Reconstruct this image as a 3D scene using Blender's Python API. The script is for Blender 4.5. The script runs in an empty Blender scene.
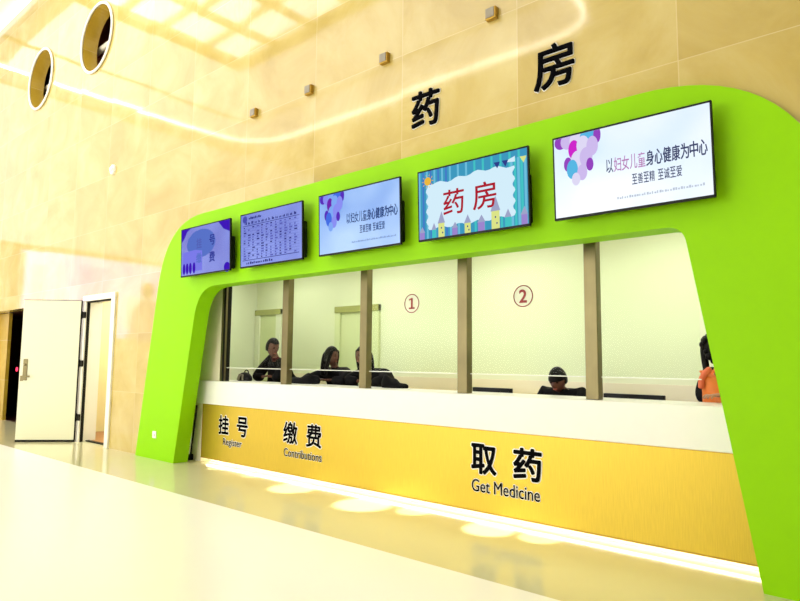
import bpy, bmesh, math, random
from mathutils import Vector, Matrix, Euler
random.seed(7)
S = bpy.context.scene
COL = S.collection
PI = math.pi

# ------------------------------------------------------------------ materials
def mat(name, color, rough=0.5, metal=0.0, noise=0.0, nscale=8.0, ior=1.5, coat=0.0, stretch=(1, 1, 1), emit=None, estr=0.0, bump=0.0, spec=None):
    m = bpy.data.materials.new(name); m.use_nodes = True
    nt = m.node_tree; b = nt.nodes['Principled BSDF']
    b.inputs['Base Color'].default_value = (*color, 1)
    b.inputs['Roughness'].default_value = rough
    b.inputs['Metallic'].default_value = metal
    b.inputs['IOR'].default_value = ior
    b.inputs['Coat Weight'].default_value = coat
    if spec is not None: b.inputs['Specular IOR Level'].default_value = spec
    elif max(color) < 0.06: b.inputs['Specular IOR Level'].default_value = 0.12
    if emit:
        b.inputs['Emission Color'].default_value = (*emit, 1)
        b.inputs['Emission Strength'].default_value = estr
    if noise or bump:
        tc = nt.nodes.new('ShaderNodeTexCoord'); mp = nt.nodes.new('ShaderNodeMapping')
        mp.inputs['Scale'].default_value = stretch
        nz = nt.nodes.new('ShaderNodeTexNoise'); nz.inputs['Scale'].default_value = nscale; nz.inputs['Detail'].default_value = 5
        nt.links.new(tc.outputs['Object'], mp.inputs['Vector']); nt.links.new(mp.outputs['Vector'], nz.inputs['Vector'])
        if noise:
            mx = nt.nodes.new('ShaderNodeMix'); mx.data_type = 'RGBA'
            mx.inputs['A'].default_value = tuple(max(0, c*(1-noise)) for c in color)+(1,)
            mx.inputs['B'].default_value = tuple(min(1, c*(1+noise)) for c in color)+(1,)
            nt.links.new(nz.outputs['Fac'], mx.inputs['Factor']); nt.links.new(mx.outputs['Result'], b.inputs['Base Color'])
        if bump:
            bp = nt.nodes.new('ShaderNodeBump'); bp.inputs['Strength'].default_value = bump; bp.inputs['Distance'].default_value = 0.01
            nt.links.new(nz.outputs['Fac'], bp.inputs['Height']); nt.links.new(bp.outputs['Normal'], b.inputs['Normal'])
    return m

def emat(name, color, strength):
    m = bpy.data.materials.new(name); m.use_nodes = True
    nt = m.node_tree; nt.nodes.clear()
    e = nt.nodes.new('ShaderNodeEmission'); o = nt.nodes.new('ShaderNodeOutputMaterial')
    e.inputs['Color'].default_value = (*color, 1); e.inputs['Strength'].default_value = strength
    nt.links.new(e.outputs[0], o.inputs['Surface'])
    return m

def screen_grad(name, c0, c1, strength):
    """lit display: soft mottled picture background between two colours"""
    m = bpy.data.materials.new(name); m.use_nodes = True
    nt = m.node_tree; b = nt.nodes['Principled BSDF']
    b.inputs['Base Color'].default_value = (0.01, 0.01, 0.012, 1); b.inputs['Roughness'].default_value = 0.25
    tc = nt.nodes.new('ShaderNodeTexCoord'); nz = nt.nodes.new('ShaderNodeTexNoise')
    nz.inputs['Scale'].default_value = 1.6; nz.inputs['Detail'].default_value = 1
    rp = nt.nodes.new('ShaderNodeValToRGB')
    rp.color_ramp.elements[0].position = 0.35; rp.color_ramp.elements[0].color = (*c0, 1)
    rp.color_ramp.elements[1].position = 0.65; rp.color_ramp.elements[1].color = (*c1, 1)
    nt.links.new(tc.outputs['Object'], nz.inputs['Vector']); nt.links.new(nz.outputs['Fac'], rp.inputs['Fac'])
    nt.links.new(rp.outputs['Color'], b.inputs['Emission Color']); b.inputs['Emission Strength'].default_value = strength
    return m

def marble_mat(name, c_lo, c_mid, c_hi, rough=0.07, ior=1.6, pw=1.35, ph=0.92, jitter=0.012, seam=(0.86, 0.76, 0.5)):
    m = bpy.data.materials.new(name); m.use_nodes = True
    nt = m.node_tree; L = nt.links.new; b = nt.nodes['Principled BSDF']
    b.inputs['Roughness'].default_value = rough; b.inputs['IOR'].default_value = ior
    tc = nt.nodes.new('ShaderNodeTexCoord')
    # slab index -> random tone and a tiny tilt of each slab
    mp = nt.nodes.new('ShaderNodeMapping'); mp.inputs['Rotation'].default_value = (-PI/2, 0, 0)
    L(tc.outputs['Object'], mp.inputs['Vector'])
    sn = nt.nodes.new('ShaderNodeVectorMath'); sn.operation = 'SNAP'; sn.inputs[1].default_value = (pw, ph, 50)
    L(mp.outputs['Vector'], sn.inputs[0])
    wn = nt.nodes.new('ShaderNodeTexWhiteNoise'); wn.noise_dimensions = '3D'; L(sn.outputs[0], wn.inputs['Vector'])
    # offset noise per slab
    sc = nt.nodes.new('ShaderNodeVectorMath'); sc.operation = 'MULTIPLY_ADD'; sc.inputs[1].default_value = (6, 6, 6)
    L(wn.outputs['Color'], sc.inputs[0]); L(tc.outputs['Object'], sc.inputs[2])
    nz = nt.nodes.new('ShaderNodeTexNoise'); nz.inputs['Scale'].default_value = 0.9; nz.inputs['Detail'].default_value = 7; nz.inputs['Roughness'].default_value = 0.62; nz.inputs['Distortion'].default_value = 0.8
    L(sc.outputs[0], nz.inputs['Vector'])
    ad = nt.nodes.new('ShaderNodeMath'); ad.operation = 'MULTIPLY_ADD'; ad.inputs[1].default_value = 0.06
    L(wn.outputs['Value'], ad.inputs[0]); L(nz.outputs['Fac'], ad.inputs[2])
    rp = nt.nodes.new('ShaderNodeValToRGB'); e = rp.color_ramp.elements
    e[0].position = 0.30; e[0].color = (*c_lo, 1); e[1].position = 0.80; e[1].color = (*c_hi, 1)
    k = e.new(0.54); k.color = (*c_mid, 1)
    L(ad.outputs[0], rp.inputs['Fac'])
    br = nt.nodes.new('ShaderNodeTexBrick'); br.offset = 0.0; br.inputs['Scale'].default_value = 1
    br.inputs['Brick Width'].default_value = pw; br.inputs['Row Height'].default_value = ph; br.inputs['Mortar Size'].default_value = 0.004
    br.inputs['Mortar Smooth'].default_value = 0.3
    L(mp.outputs['Vector'], br.inputs['Vector'])
    mx = nt.nodes.new('ShaderNodeMix'); mx.data_type = 'RGBA'; mx.inputs['B'].default_value = (*seam, 1)
    sf = nt.nodes.new('ShaderNodeMath'); sf.operation = 'MULTIPLY'; sf.inputs[1].default_value = 0.3
    L(br.outputs['Fac'], sf.inputs[0])
    L(sf.outputs[0], mx.inputs['Factor']); L(rp.outputs['Color'], mx.inputs['A']); L(mx.outputs['Result'], b.inputs['Base Color'])
    ce = nt.nodes.new('ShaderNodeVectorMath'); ce.operation = 'SUBTRACT'; ce.inputs[1].default_value = (.5, .5, .5); L(wn.outputs['Color'], ce.inputs[0])
    sl = nt.nodes.new('ShaderNodeVectorMath'); sl.operation = 'SCALE'; sl.inputs['Scale'].default_value = jitter; L(ce.outputs[0], sl.inputs[0])
    ge = nt.nodes.new('ShaderNodeNewGeometry'); an = nt.nodes.new('ShaderNodeVectorMath'); an.operation = 'ADD'
    L(ge.outputs['Normal'], an.inputs[0]); L(sl.outputs[0], an.inputs[1])
    no = nt.nodes.new('ShaderNodeVectorMath'); no.operation = 'NORMALIZE'; L(an.outputs[0], no.inputs[0]); L(no.outputs[0], b.inputs['Normal'])
    return m

def glass_mat(name, tint=(0.97, 1.0, 0.95)):
    m = bpy.data.materials.new(name); m.use_nodes = True
    nt = m.node_tree; nt.nodes.clear(); L = nt.links.new
    o = nt.nodes.new('ShaderNodeOutputMaterial'); t = nt.nodes.new('ShaderNodeBsdfTransparent'); g = nt.nodes.new('ShaderNodeBsdfGlossy')
    t.inputs['Color'].default_value = (*tint, 1); g.inputs['Roughness'].default_value = 0.02
    f = nt.nodes.new('ShaderNodeFresnel'); f.inputs['IOR'].default_value = 1.12
    ge = nt.nodes.new('ShaderNodeNewGeometry'); iv = nt.nodes.new('ShaderNodeMath'); iv.operation = 'SUBTRACT'; iv.inputs[0].default_value = 1; L(ge.outputs['Backfacing'], iv.inputs[1])
    mu = nt.nodes.new('ShaderNodeMath'); mu.operation = 'MULTIPLY'; L(f.outputs[0], mu.inputs[0]); L(iv.outputs[0], mu.inputs[1])
    mx = nt.nodes.new('ShaderNodeMixShader'); L(mu.outputs[0], mx.inputs[0]); L(t.outputs[0], mx.inputs[1]); L(g.outputs[0], mx.inputs[2])
    L(mx.outputs[0], o.inputs['Surface'])
    return m

M = {}
M['marble'] = marble_mat('honey_marble', (0.42, 0.305, 0.060), (0.52, 0.40, 0.112), (0.61, 0.515, 0.21), ior=1.75)
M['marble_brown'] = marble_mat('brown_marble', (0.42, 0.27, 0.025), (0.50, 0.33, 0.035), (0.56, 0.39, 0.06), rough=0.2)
M['green'] = mat('lime_lacquer', (0.265, 0.62, 0.001), 0.5, spec=0.12, noise=0.04, nscale=1.5)
M['white'] = mat('white_solid_surface', (0.87, 0.86, 0.80), 0.3, noise=0.02)
M['cream'] = mat('cream_panel', (0.80, 0.74, 0.55), 0.4, noise=0.03, nscale=3)
M['gold'] = mat('brushed_gold', (0.60, 0.42, 0.035), 0.34, metal=0.5, noise=0.16, nscale=14, stretch=(9, 9, 0.5), bump=0.05)
M['gold_edge'] = mat('dark_gold_edge', (0.45, 0.27, 0.03), 0.4, metal=0.5, noise=0.1)
M['floor'] = mat('cream_floor_tile', (0.92, 0.89, 0.78), 0.25, noise=0.02, nscale=0.6)
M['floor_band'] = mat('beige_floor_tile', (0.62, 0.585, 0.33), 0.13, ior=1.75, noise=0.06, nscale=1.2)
M['ceiling'] = mat('ceiling_paint', (0.84, 0.82, 0.74), 0.7, noise=0.02)
M['ceiling_rib'] = mat('ceiling_rib', (0.66, 0.58, 0.36), 0.6, noise=0.03)
M['hall'] = mat('hall_wall', (0.84, 0.82, 0.76), 0.4, noise=0.04, nscale=1)
M['int_wall'] = mat('pale_green_wall', (0.76, 0.80, 0.58), 0.5, noise=0.02, nscale=1)
M['int_side'] = mat('pale_white_wall', (0.80, 0.83, 0.66), 0.5, noise=0.02, nscale=1)
M['door_leaf_green'] = mat('green_door_leaf', (0.66, 0.72, 0.42), 0.45, noise=0.02)
M['olive'] = mat('olive_lintel', (0.36, 0.37, 0.12), 0.4, noise=0.06)
M['steel'] = mat('bronzed_steel', (0.17, 0.14, 0.06), 0.35, metal=0.65, noise=0.35, nscale=5, stretch=(1, 1, .6))
M['chrome'] = mat('satin_chrome', (0.62, 0.58, 0.48), 0.25, metal=1.0, noise=0.05)
M['black'] = mat('black_plastic', (0.008, 0.008, 0.010), 0.35, noise=0.1)
M['rubber'] = mat('black_rubber', (0.012, 0.011, 0.008), 0.6, noise=0.1)
M['doorpaint'] = mat('pale_door_paint', (0.70, 0.70, 0.50), 0.35, noise=0.02, nscale=1)
M['frame_white'] = mat('white_frame_paint', (0.85, 0.83, 0.72), 0.35, noise=0.01)
M['brown_floor'] = mat('brown_floor', (0.36, 0.15, 0.05), 0.4, noise=0.2, nscale=3)
M['dark_red'] = mat('dark_red_wood', (0.13, 0.03, 0.015), 0.4, noise=0.2, nscale=4)
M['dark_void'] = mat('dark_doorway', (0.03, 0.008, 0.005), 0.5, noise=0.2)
M['passage_paint'] = mat('yellow_passage_paint', (0.78, 0.70, 0.36), 0.5, noise=0.03)
M['wood'] = mat('pale_wood', (0.58, 0.46, 0.20), 0.4, noise=0.1, stretch=(1, 6, 6))
M['ink'] = mat('black_lettering', (0.004, 0.004, 0.005), 0.7, noise=0.05, spec=0.0)
M['halo'] = mat('white_lettering_edge', (0.90, 0.89, 0.84), 0.4, noise=0.01)
M['red_ink'] = mat('dark_red_lettering', (0.30, 0.015, 0.012), 0.5, noise=0.05)
M['glass'] = glass_mat('clear_glass')
M['glass_edge'] = mat('polished_glass_edge', (0.86, 0.88, 0.80), 0.15, noise=0.01)
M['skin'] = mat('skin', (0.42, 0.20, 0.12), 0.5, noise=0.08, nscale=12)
M['skin_dark'] = mat('backlit_skin', (0.13, 0.045, 0.03), 0.5, noise=0.08, nscale=12)  # skin colour darkened to stand for backlit faces
M['eye'] = mat('eye_dark', (0.02, 0.012, 0.01), 0.2, noise=0.05)
M['lip'] = mat('lip', (0.34, 0.08, 0.06), 0.45, noise=0.05)
M['hair'] = mat('black_hair', (0.006, 0.005, 0.006), 0.4, noise=0.3, nscale=30, stretch=(6, 6, 1), bump=0.3)
M['coat_black'] = mat('black_coat', (0.004, 0.0035, 0.0045), 0.75, noise=0.3, nscale=20, bump=0.3)
M['coat_navy'] = mat('near_black_coat', (0.005, 0.0045, 0.0065), 0.7, noise=0.3, nscale=16, bump=0.3)
M['shirt_maroon'] = mat('maroon_sweater', (0.05, 0.008, 0.010), 0.8, noise=0.3, nscale=20)
M['coat_orange'] = mat('orange_padded_jacket', (0.80, 0.20, 0.035), 0.6, noise=0.22, nscale=10, bump=0.5)
M['jacket_pink'] = mat('coral_lining', (0.75, 0.14, 0.06), 0.6, noise=0.15, nscale=10)
M['trousers'] = mat('dark_trousers', (0.02, 0.02, 0.026), 0.8, noise=0.2)
M['bag_stripe'] = mat('taupe_bag_panel', (0.26, 0.23, 0.17), 0.4, noise=0.1)
M['sky_glass'] = emat('skylight_glass', (1.0, 0.98, 0.95), 3.6)
M['facade_glow'] = emat('added_facade_glow', (1.0, 0.98, 0.93), 4.3)
M['led'] = emat('warm_led', (1.0, 0.95, 0.82), 13)
M['tray_glow'] = emat('added_tray_glow', (1.0, 0.95, 0.96), 1.9)
M['end_wall_glow'] = emat('added_end_wall_glow', (1.0, 0.985, 0.96), 1.35)
M['led_soft'] = emat('cove_led', (1.0, 0.98, 0.92), 1.6)
M['led_under'] = emat('warm_led_counter', (1.0, 0.92, 0.66), 11)
M['panel_light'] = emat('ceiling_panel_light', (1.0, 0.99, 0.90), 6.8)
M['red_lamp'] = emat('red_call_lamp', (1.0, 0.03, 0.08), 3)
M['display_pink'] = emat('display_lavender', (0.80, 0.60, 1.0), 2.7)
M['display_white'] = emat('display_white', (0.97, 0.92, 1.0), 2.2)
M['display_figure'] = emat('display_figure', (0.92, 0.74, 0.86), 1.1)
M['display_head'] = emat('display_head', (0.80, 0.70, 0.62), 0.5)
M['display_violet'] = emat('display_violet', (0.66, 0.46, 1.0), 2.3)

# ------------------------------------------------------------------ mesh builder
class MB:
    def __init__(s): s.v = []; s.f = []; s.m = []; s.sm = []
    def add(s, verts, faces, mi=0, smooth=False, T=None):
        n = len(s.v)
        s.v += [tuple(T @ Vector(p)) if T else tuple(p) for p in verts]
        for f in faces: s.f.append([i+n for i in f]); s.m.append(mi); s.sm.append(smooth)
        return s
    def bm(s, b, mi=0, smooth=False, T=None):
        b.verts.index_update()
        s.add([v.co.copy() for v in b.verts], [[v.index for v in f.verts] for f in b.faces], mi, smooth, T); b.free(); return s
    def mesh(s, me, mi=0, smooth=True, T=None):
        return s.add([v.co.copy() for v in me.vertices], [list(p.vertices) for p in me.polygons], mi, smooth, T)
    def box(s, x0, x1, y0, y1, z0, z1, mi=0, bevel=0.0, T=None, seg=2):
        b = bmesh.new(); bmesh.ops.create_cube(b, size=1)
        for v in b.verts: v.co = Vector(((x0+x1)/2+v.co.x*(x1-x0), (y0+y1)/2+v.co.y*(y1-y0), (z0+z1)/2+v.co.z*(z1-z0)))
        if bevel: bmesh.ops.bevel(b, geom=list(b.edges), offset=bevel, segments=seg, affect='EDGES', profile=0.5)
        return s.bm(b, mi, False, T)
    def cyl(s, p0, p1, r0, r1=None, mi=0, n=20, smooth=True):
        r1 = r0 if r1 is None else r1
        p0 = Vector(p0); p1 = Vector(p1); d = p1-p0
        b = bmesh.new(); bmesh.ops.create_cone(b, cap_ends=True, segments=n, radius1=r0, radius2=r1, depth=d.length)
        T = Matrix.Translation((p0+p1)/2) @ d.to_track_quat('Z', 'Y').to_matrix().to_4x4()
        return s.bm(b, mi, smooth and False, T)
    def ball(s, c, r, mi=0, sub=3, T=None):
        b = bmesh.new(); bmesh.ops.create_icosphere(b, subdivisions=sub, radius=1)
        rr = r if hasattr(r, '__len__') else (r, r, r)
        for v in b.verts: v.co = Vector((c[0]+v.co.x*rr[0], c[1]+v.co.y*rr[1], c[2]+v.co.z*rr[2]))
        return s.bm(b, mi, True, T)
    def ring(s, c, R, r, axis='Y', mi=0, n=48, k=10, sq=None):
        vs = []; fs = []
        for i in range(n):
            a = 2*PI*i/n
            for j in range(k):
                t = 2*PI*j/k; rr = R+r*math.cos(t); h = (sq or r)*math.sin(t)
                x, z = rr*math.cos(a), rr*math.sin(a)
                vs.append((c[0]+x, c[1]+h, c[2]+z) if axis == 'Y' else (c[0]+x, c[1]+z, c[2]+h))
        for i in range(n):
            for j in range(k):
                fs.append([i*k+j, ((i+1) % n)*k+j, ((i+1) % n)*k+(j+1) % k, i*k+(j+1) % k])
        return s.add(vs, fs, mi, True)
    def plate(s, pts, y=0.0, t=0.002, mi=0, T=None):
        """flat polygon in the XZ plane facing -Y, thickness t behind it"""
        n = len(pts)
        vs = [(x, y, z) for x, z in pts]+[(x, y+t, z) for x, z in pts]
        fs = [list(range(n)), list(range(2*n-1, n-1, -1))]+[[i, i+n, (i+1) % n+n, (i+1) % n] for i in range(n)]
        return s.add(vs, fs, mi, False, T)
    def build(s, name, mats, parent=None, loc=None, label=None):
        me = bpy.data.meshes.new(name)
        off = Vector(loc) if loc else None
        me.from_pydata([tuple(Vector(p)-off) for p in s.v] if off else s.v, [], s.f)
        for m in (mats if isinstance(mats, (list, tuple)) else [mats]): me.materials.append(M[m] if isinstance(m, str) else m)
        me.polygons.foreach_set('material_index', s.m); me.polygons.foreach_set('use_smooth', s.sm)
        me.update()
        b = bmesh.new(); b.from_mesh(me); bmesh.ops.recalc_face_normals(b, faces=b.faces); b.to_mesh(me); b.free()
        o = bpy.data.objects.new(name, me); COL.objects.link(o)
        if off: o.location = off
        if parent: o.parent = parent
        if label: o['label'] = label
        return o

def tag(o, label=None, cat=None, group=None, kind=None):
    for k, v in (('label', label), ('category', cat), ('group', group), ('kind', kind)):
        if v: o[k] = v
    return o
def empty(name, loc=(0, 0, 0), rz=0):
    o = bpy.data.objects.new(name, None); COL.objects.link(o); o.location = loc; o.rotation_euler = (0, 0, rz); return o
def struct(name, mb, m, loc=None):
    return tag(mb.build(name, m, loc=loc), kind='structure')
def copy_tree(o, parent=None):
    c = o.copy(); COL.objects.link(c)
    if parent: c.parent = parent
    for ch in [x for x in bpy.data.objects if x.parent == o]: copy_tree(ch, c)
    return c

def eval_mesh(ob):
    bpy.context.view_layer.update()
    dg = bpy.context.evaluated_depsgraph_get()
    me = bpy.data.meshes.new_from_object(ob.evaluated_get(dg))
    bpy.data.objects.remove(ob)
    return me

def outline_mesh(loops, thick):
    """filled 2D outline with holes (x, z), from y=0 to y=thick"""
    cu = bpy.data.curves.new('outline', 'CURVE'); cu.dimensions = '2D'; cu.fill_mode = 'BOTH'; cu.extrude = thick/2
    for lp in loops:
        sp = cu.splines.new('POLY'); sp.points.add(len(lp)-1); sp.use_cyclic_u = True
        for p, (x, z) in zip(sp.points, lp): p.co = (x, z, 0, 1)
    ob = bpy.data.objects.new('outline', cu); COL.objects.link(ob)
    me = eval_mesh(ob)
    for v in me.vertices: v.co = Vector((v.co.x, thick/2-v.co.z, v.co.y))
    return me

def text_mesh(body, w, h, offset=0.0, extrude=0.0, keep=False):
    """letters fitted to a w x h box centred on the origin, in the XZ plane facing -Y"""
    cu = bpy.data.curves.new('lettering', 'FONT'); cu.body = body; cu.size = 1; cu.offset = 0; cu.resolution_u = 4
    ob = bpy.data.objects.new('lettering', cu); COL.objects.link(ob)
    bpy.context.view_layer.update()
    bb = [Vector(c) for c in ob.bound_box]
    x0, x1 = min(c.x for c in bb), max(c.x for c in bb); y0, y1 = min(c.y for c in bb), max(c.y for c in bb)
    cu.offset = offset; cu.extrude = extrude
    me = eval_mesh(ob)
    sx = w/(x1-x0); sy = h/(y1-y0)
    if keep: sx = sy = min(sx, sy)
    for v in me.vertices:
        v.co = Vector(((v.co.x-(x0+x1)/2)*sx, -v.co.z, (v.co.y-(y0+y1)/2)*sy))
    return me
def put_text(mb, body, cx, cz, w, h, y, mi, offset=0.0, extrude=0.0, T=None):
    me = text_mesh(body, w, h, 0.0, extrude)
    d = offset*h
    offs = [(0, 0)]+([(d*math.cos(2*PI*k/10), d*math.sin(2*PI*k/10)) for k in range(10)] if offset > 0.003 else [])
    for k_, (dx, dz) in enumerate(offs):
        TT = Matrix.Translation((cx+dx, y+0.00012*k_, cz+dz))
        mb.mesh(me, mi, False, T @ TT if T else TT)
    bpy.data.meshes.remove(me)

def circle(cx, cz, r, n=48, a0=0, a1=2*PI):
    return [(cx+r*math.cos(a0+(a1-a0)*i/n), cz+r*math.sin(a0+(a1-a0)*i/n)) for i in range(n)]
def arc_corner(p, a, b, r, n=8):
    """round the corner p between neighbours a and b"""
    p, a, b = Vector(p), Vector(a), Vector(b)
    u = (a-p).normalized(); w = (b-p).normalized()
    ang = u.angle(w); d = r/math.tan(ang/2)
    d = min(d, (a-p).length*0.49, (b-p).length*0.49)
    s, e = p+u*d, p+w*d
    out = []
    for i in range(n+1):
        t = i/n; out.append(tuple(s*(1-t)**2+p*2*t*(1-t)+e*t*t))
    return out
def rounded(pts, radii, n=10):
    out = []
    for i, (p, r) in enumerate(zip(pts, radii)):
        out += arc_corner(p, pts[i-1], pts[(i+1) % len(pts)], r, n) if r else [p]
    return out

# ------------------------------------------------------------------ room dimensions (metres, camera eye at x=0 y=0)
W = 4.68            # face of the marble wall
WT = 0.26           # its thickness
XL, XR, YB, ZC = -21.0, 5.0, -9.5, 9.75
CF = 5.0            # counter front

# floor and band
b = MB(); b.box(XL, XR, YB, 3.65, -0.1, 0); struct('floor', b, 'floor')
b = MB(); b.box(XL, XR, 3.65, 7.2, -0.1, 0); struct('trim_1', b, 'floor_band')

# marble wall with its openings
outer = [(XL, 0), (-17.8, 0), (-17.8, 2.47), (-13.6, 2.47), (-13.6, 0), (-11.42, 0), (-11.42, 2.46), (-10.30, 2.46), (-10.30, 0),
         ]+rounded([(-9.225, 0), (-8.605, 3.445), (-0.615, 3.475), (0.04, 0)], [0, 1.14, 1.24, 0], 16)+[(XR, 0), (XR, ZC), (XL, ZC)]
holes = [circle(-14.34, 7.42, 0.63), circle(-11.6, 7.40, 0.63)]
me = outline_mesh([outer]+holes, WT)
b = MB(); b.mesh(me, 0, False, Matrix.Translation((0, W, 0))); struct('wall_front', b, 'marble')
# porthole rims
for cx, cz in ((-14.34, 7.42), (-11.6, 7.40)):
    o = empty('porthole', (cx, W, cz))
    b = MB(); b.ring((0, -0.022, 0), 0.65, 0.028, 'Y', 0, 56, 10, 0.02); b.build('rim', 'frame_white', o)
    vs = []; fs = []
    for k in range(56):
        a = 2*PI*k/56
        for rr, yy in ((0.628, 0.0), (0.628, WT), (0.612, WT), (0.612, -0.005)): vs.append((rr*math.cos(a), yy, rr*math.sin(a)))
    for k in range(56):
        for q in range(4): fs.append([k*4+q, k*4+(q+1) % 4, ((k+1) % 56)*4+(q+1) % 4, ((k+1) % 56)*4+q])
    b = MB(); b.add(vs, fs, 0, False); b.build('lining', 'marble_brown', o, label='porthole jamb, its shade put in as a darker stone colour')  # darker stone stands in for the shade inside the hole
    tag(o, 'round porthole in the marble wall, the higher and larger looking of the two' if cx > -13 else 'round porthole in the marble wall, the lower and smaller looking of the two', 'porthole', 'portholes in the marble wall')
# upper gallery seen through the portholes
b = MB(); b.box(-21, -8, 5.9, 6.0, 5.5, ZC); b.box(-21.1, -21, W+WT, 6.0, 5.5, ZC); b.box(-21.1, -8, W+WT, 6.0, ZC, ZC+0.1); struct('wall_gallery', b, 'dark_red')
b = MB(); b.box(-21, -8, W+WT, 6.0, 5.4, 5.5); struct('floor_gallery', b, 'dark_red')
for cx in (-14.34, -11.6):
    b = MB(); b.cyl((cx-1.2, 5.05, 7.55), (cx+0.9, 5.05, 7.55), 0.06)
    o = b.build('rail', 'frame_white', loc=(cx, 5.05, 7.55))
    tag(o, 'cream rail crossing behind the higher, nearer porthole' if cx > -13 else 'cream rail crossing behind the lower, farther porthole', 'rail', 'rails behind the portholes')

# other hall walls, ceiling
b = MB(); b.box(XL-0.2, XL, YB, W, 0, ZC); struct('wall_left', b, 'hall')
b = MB(); b.box(XR, XR+0.2, YB, W+WT, 0, ZC); struct('wall_right', b, 'hall')
b = MB(); b.box(XL, XR, YB-0.2, YB, 0, ZC); struct('wall_back', b, 'hall')
sx0, sx1, sy0, sy1 = -14.5, -7.0, -0.4, 4.2
me = outline_mesh([[(XL, YB), (XR, YB), (XR, W), (XL, W)], [(sx0, sy0), (sx1, sy0), (sx1, sy1), (sx0, sy1)]], 0.25)
b = MB(); b.add([(v.co.x, v.co.z, ZC+v.co.y) for v in me.vertices], [list(p.vertices) for p in me.polygons]); struct('ceiling', b, 'ceiling')
# skylight: ribs and luminous glass
b = MB()
for x in (-14.5, -13.0, -11.5, -10.0, -8.5, -7.0): b.box(x-0.05, x+0.05, sy0, sy1, ZC-0.06, ZC+0.12)
for y in (-0.4, 0.75, 1.9, 3.05, 4.2): b.box(sx0, sx1, y-0.05, y+0.05, ZC-0.05, ZC+0.12)
b.box(sx0-0.28, sx0, sy0-0.28, sy1, ZC-0.07, ZC-0.001); b.box(sx0, sx1+0.28, sy0-0.28, sy0, ZC-0.07, ZC-0.001)
sk = struct('window_1', b, 'ceiling_rib')
b = MB(); b.box(sx0, sx1, sy0, sy1, ZC+0.13, ZC+0.16); b.build('pane', 'sky_glass', sk)
# LED cove line on the ceiling, rounded corners
pts = [(-19.8, 4.3)]+arc_corner((-19.8, -4.96), (-19.8, 4.5), (-5.88, -4.96), 1.9, 12)+arc_corner((-5.88, -4.96), (-19.8, -4.96), (-5.88, 4.5), 1.4, 12)+[(-5.88, 4.3)]
vs = []; fs = []
for i, p in enumerate(pts):
    p = Vector(p); d = (Vector(pts[min(i+1, len(pts)-1)])-Vector(pts[max(i-1, 0)])).normalized(); n = Vector((-d.y, d.x))*0.035
    for q, z in ((p+n, ZC-0.06), (p-n, ZC-0.06), (p-n, ZC-0.031), (p+n, ZC-0.031)): vs.append((q.x, q.y, z))
for i in range(len(pts)-1):
    for j in range(4): fs.append([i*4+j, i*4+(j+1) % 4, (i+1)*4+(j+1) % 4, (i+1)*4+j])
b = MB(); b.add(vs, fs); struct('trim_2', b, 'led')
# shallow tray edge outside the skylight; tray glow added to whiten the marble
b = MB(); b.box(-19.7, sx0-0.28, -4.85, 3.9, ZC-0.03, ZC-0.001); b.box(sx0-0.28, -5.98, -4.85, sy0-0.28, ZC-0.03, ZC-0.001); struct('trim_8', b, 'tray_glow')
b = MB(); b.box(-18.0, -17.85, -3.2, 4.5, ZC-0.05, ZC); b.box(-18.0, -6.5, -3.3, -3.15, ZC-0.05, ZC); struct('trim_3', b, 'ceiling_rib')
b = MB(); b.box(XL, -9.0, W-0.10, W-0.001, ZC-0.16, ZC-0.001); tag(b.build('cove_light', 'led_soft', loc=(-15, W-0.05, ZC-0.1)), 'white cove light line where the marble meets the ceiling, above the portholes', 'light')
# unseen glowing facade added behind the camera for front light
b = MB()
for i in range(2): b.box(-19+i*15-0.06, -19+i*15+0.06, YB, YB+0.12, 0.3, 6.5)
for z in (0.3, 6.5): b.box(-19, -4.0, YB, YB+0.12, z-0.06, z+0.06)
fw = struct('added_facade_light', b, 'frame_white')
b = MB(); b.box(-19, -4.0, YB+0.01, YB+0.03, 0.3, 6.5); b.build('pane', 'facade_glow', fw)

# glowing panel added high on the unseen end wall to whiten the marble
b = MB()
for y in (-9.3, 4.5): b.box(XL, XL+0.06, y-0.04, y+0.04, 4.83, 9.74)
for z in (4.86, 9.7): b.box(XL, XL+0.06, -9.3, 4.5, z-0.04, z+0.04)
w3 = struct('added_end_wall_light', b, 'frame_white')
b = MB(); b.box(XL, XL+0.03, -9.3, 4.5, 4.83, 9.74); b.build('pane', 'end_wall_glow', w3)

# large lit display on the far end wall (seen as a reflection in the polished marble)
ds = empty('display_board', (XL, 0.35, 2.1))
def at(o, mb, name, m, label=None):
    r = mb.build(name, m); r.parent = o; r.matrix_parent_inverse = o.matrix_basis.inverted(); 
    if label: r['label'] = label
    return r
bpy.context.view_layer.update()
b = MB(); b.box(XL, XL+0.08, -2.05, 2.76, 2.0, 4.8, bevel=0.01); at(ds, b, 'frame', 'frame_white')
TY = Matrix(((0, 1, 0, 0), (1, 0, 0, 0), (0, 0, 1, 0), (0, 0, 0, 1)))   # (x,y,z)->(y,x,z): plates drawn in XZ end up facing +X
def dplate(mb, pts, off, mi): mb.plate(pts, 0, 0.004, mi, Matrix.Translation((XL+0.085+off, 0, 0)) @ Matrix(((0, 1, 0, 0), (1, 0, 0, 0), (0, 0, 1, 0), (0, 0, 0, 1))))
b = MB()
dplate(b, [(-1.95, 2.1), (2.66, 2.1), (2.66, 4.7), (-1.95, 4.7)], 0, 0)
dplate(b, [(2.0, 2.1), (2.5, 2.1), (2.5, 4.3), (2.0, 4.3)], 0.006, 1)
dplate(b, [(1.55, 2.1), (1.7, 2.1), (1.7, 4.35), (1.55, 4.35)], 0.006, 1)
dplate(b, [(0.15, 2.1), (1.0, 2.1), (1.0, 4.4), (0.15, 4.4)], 0.006, 4)
dplate(b, [(-1.95, 2.5), (-0.4, 2.5), (-0.4, 3.6), (-1.95, 3.6)], 0.006, 1)
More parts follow.
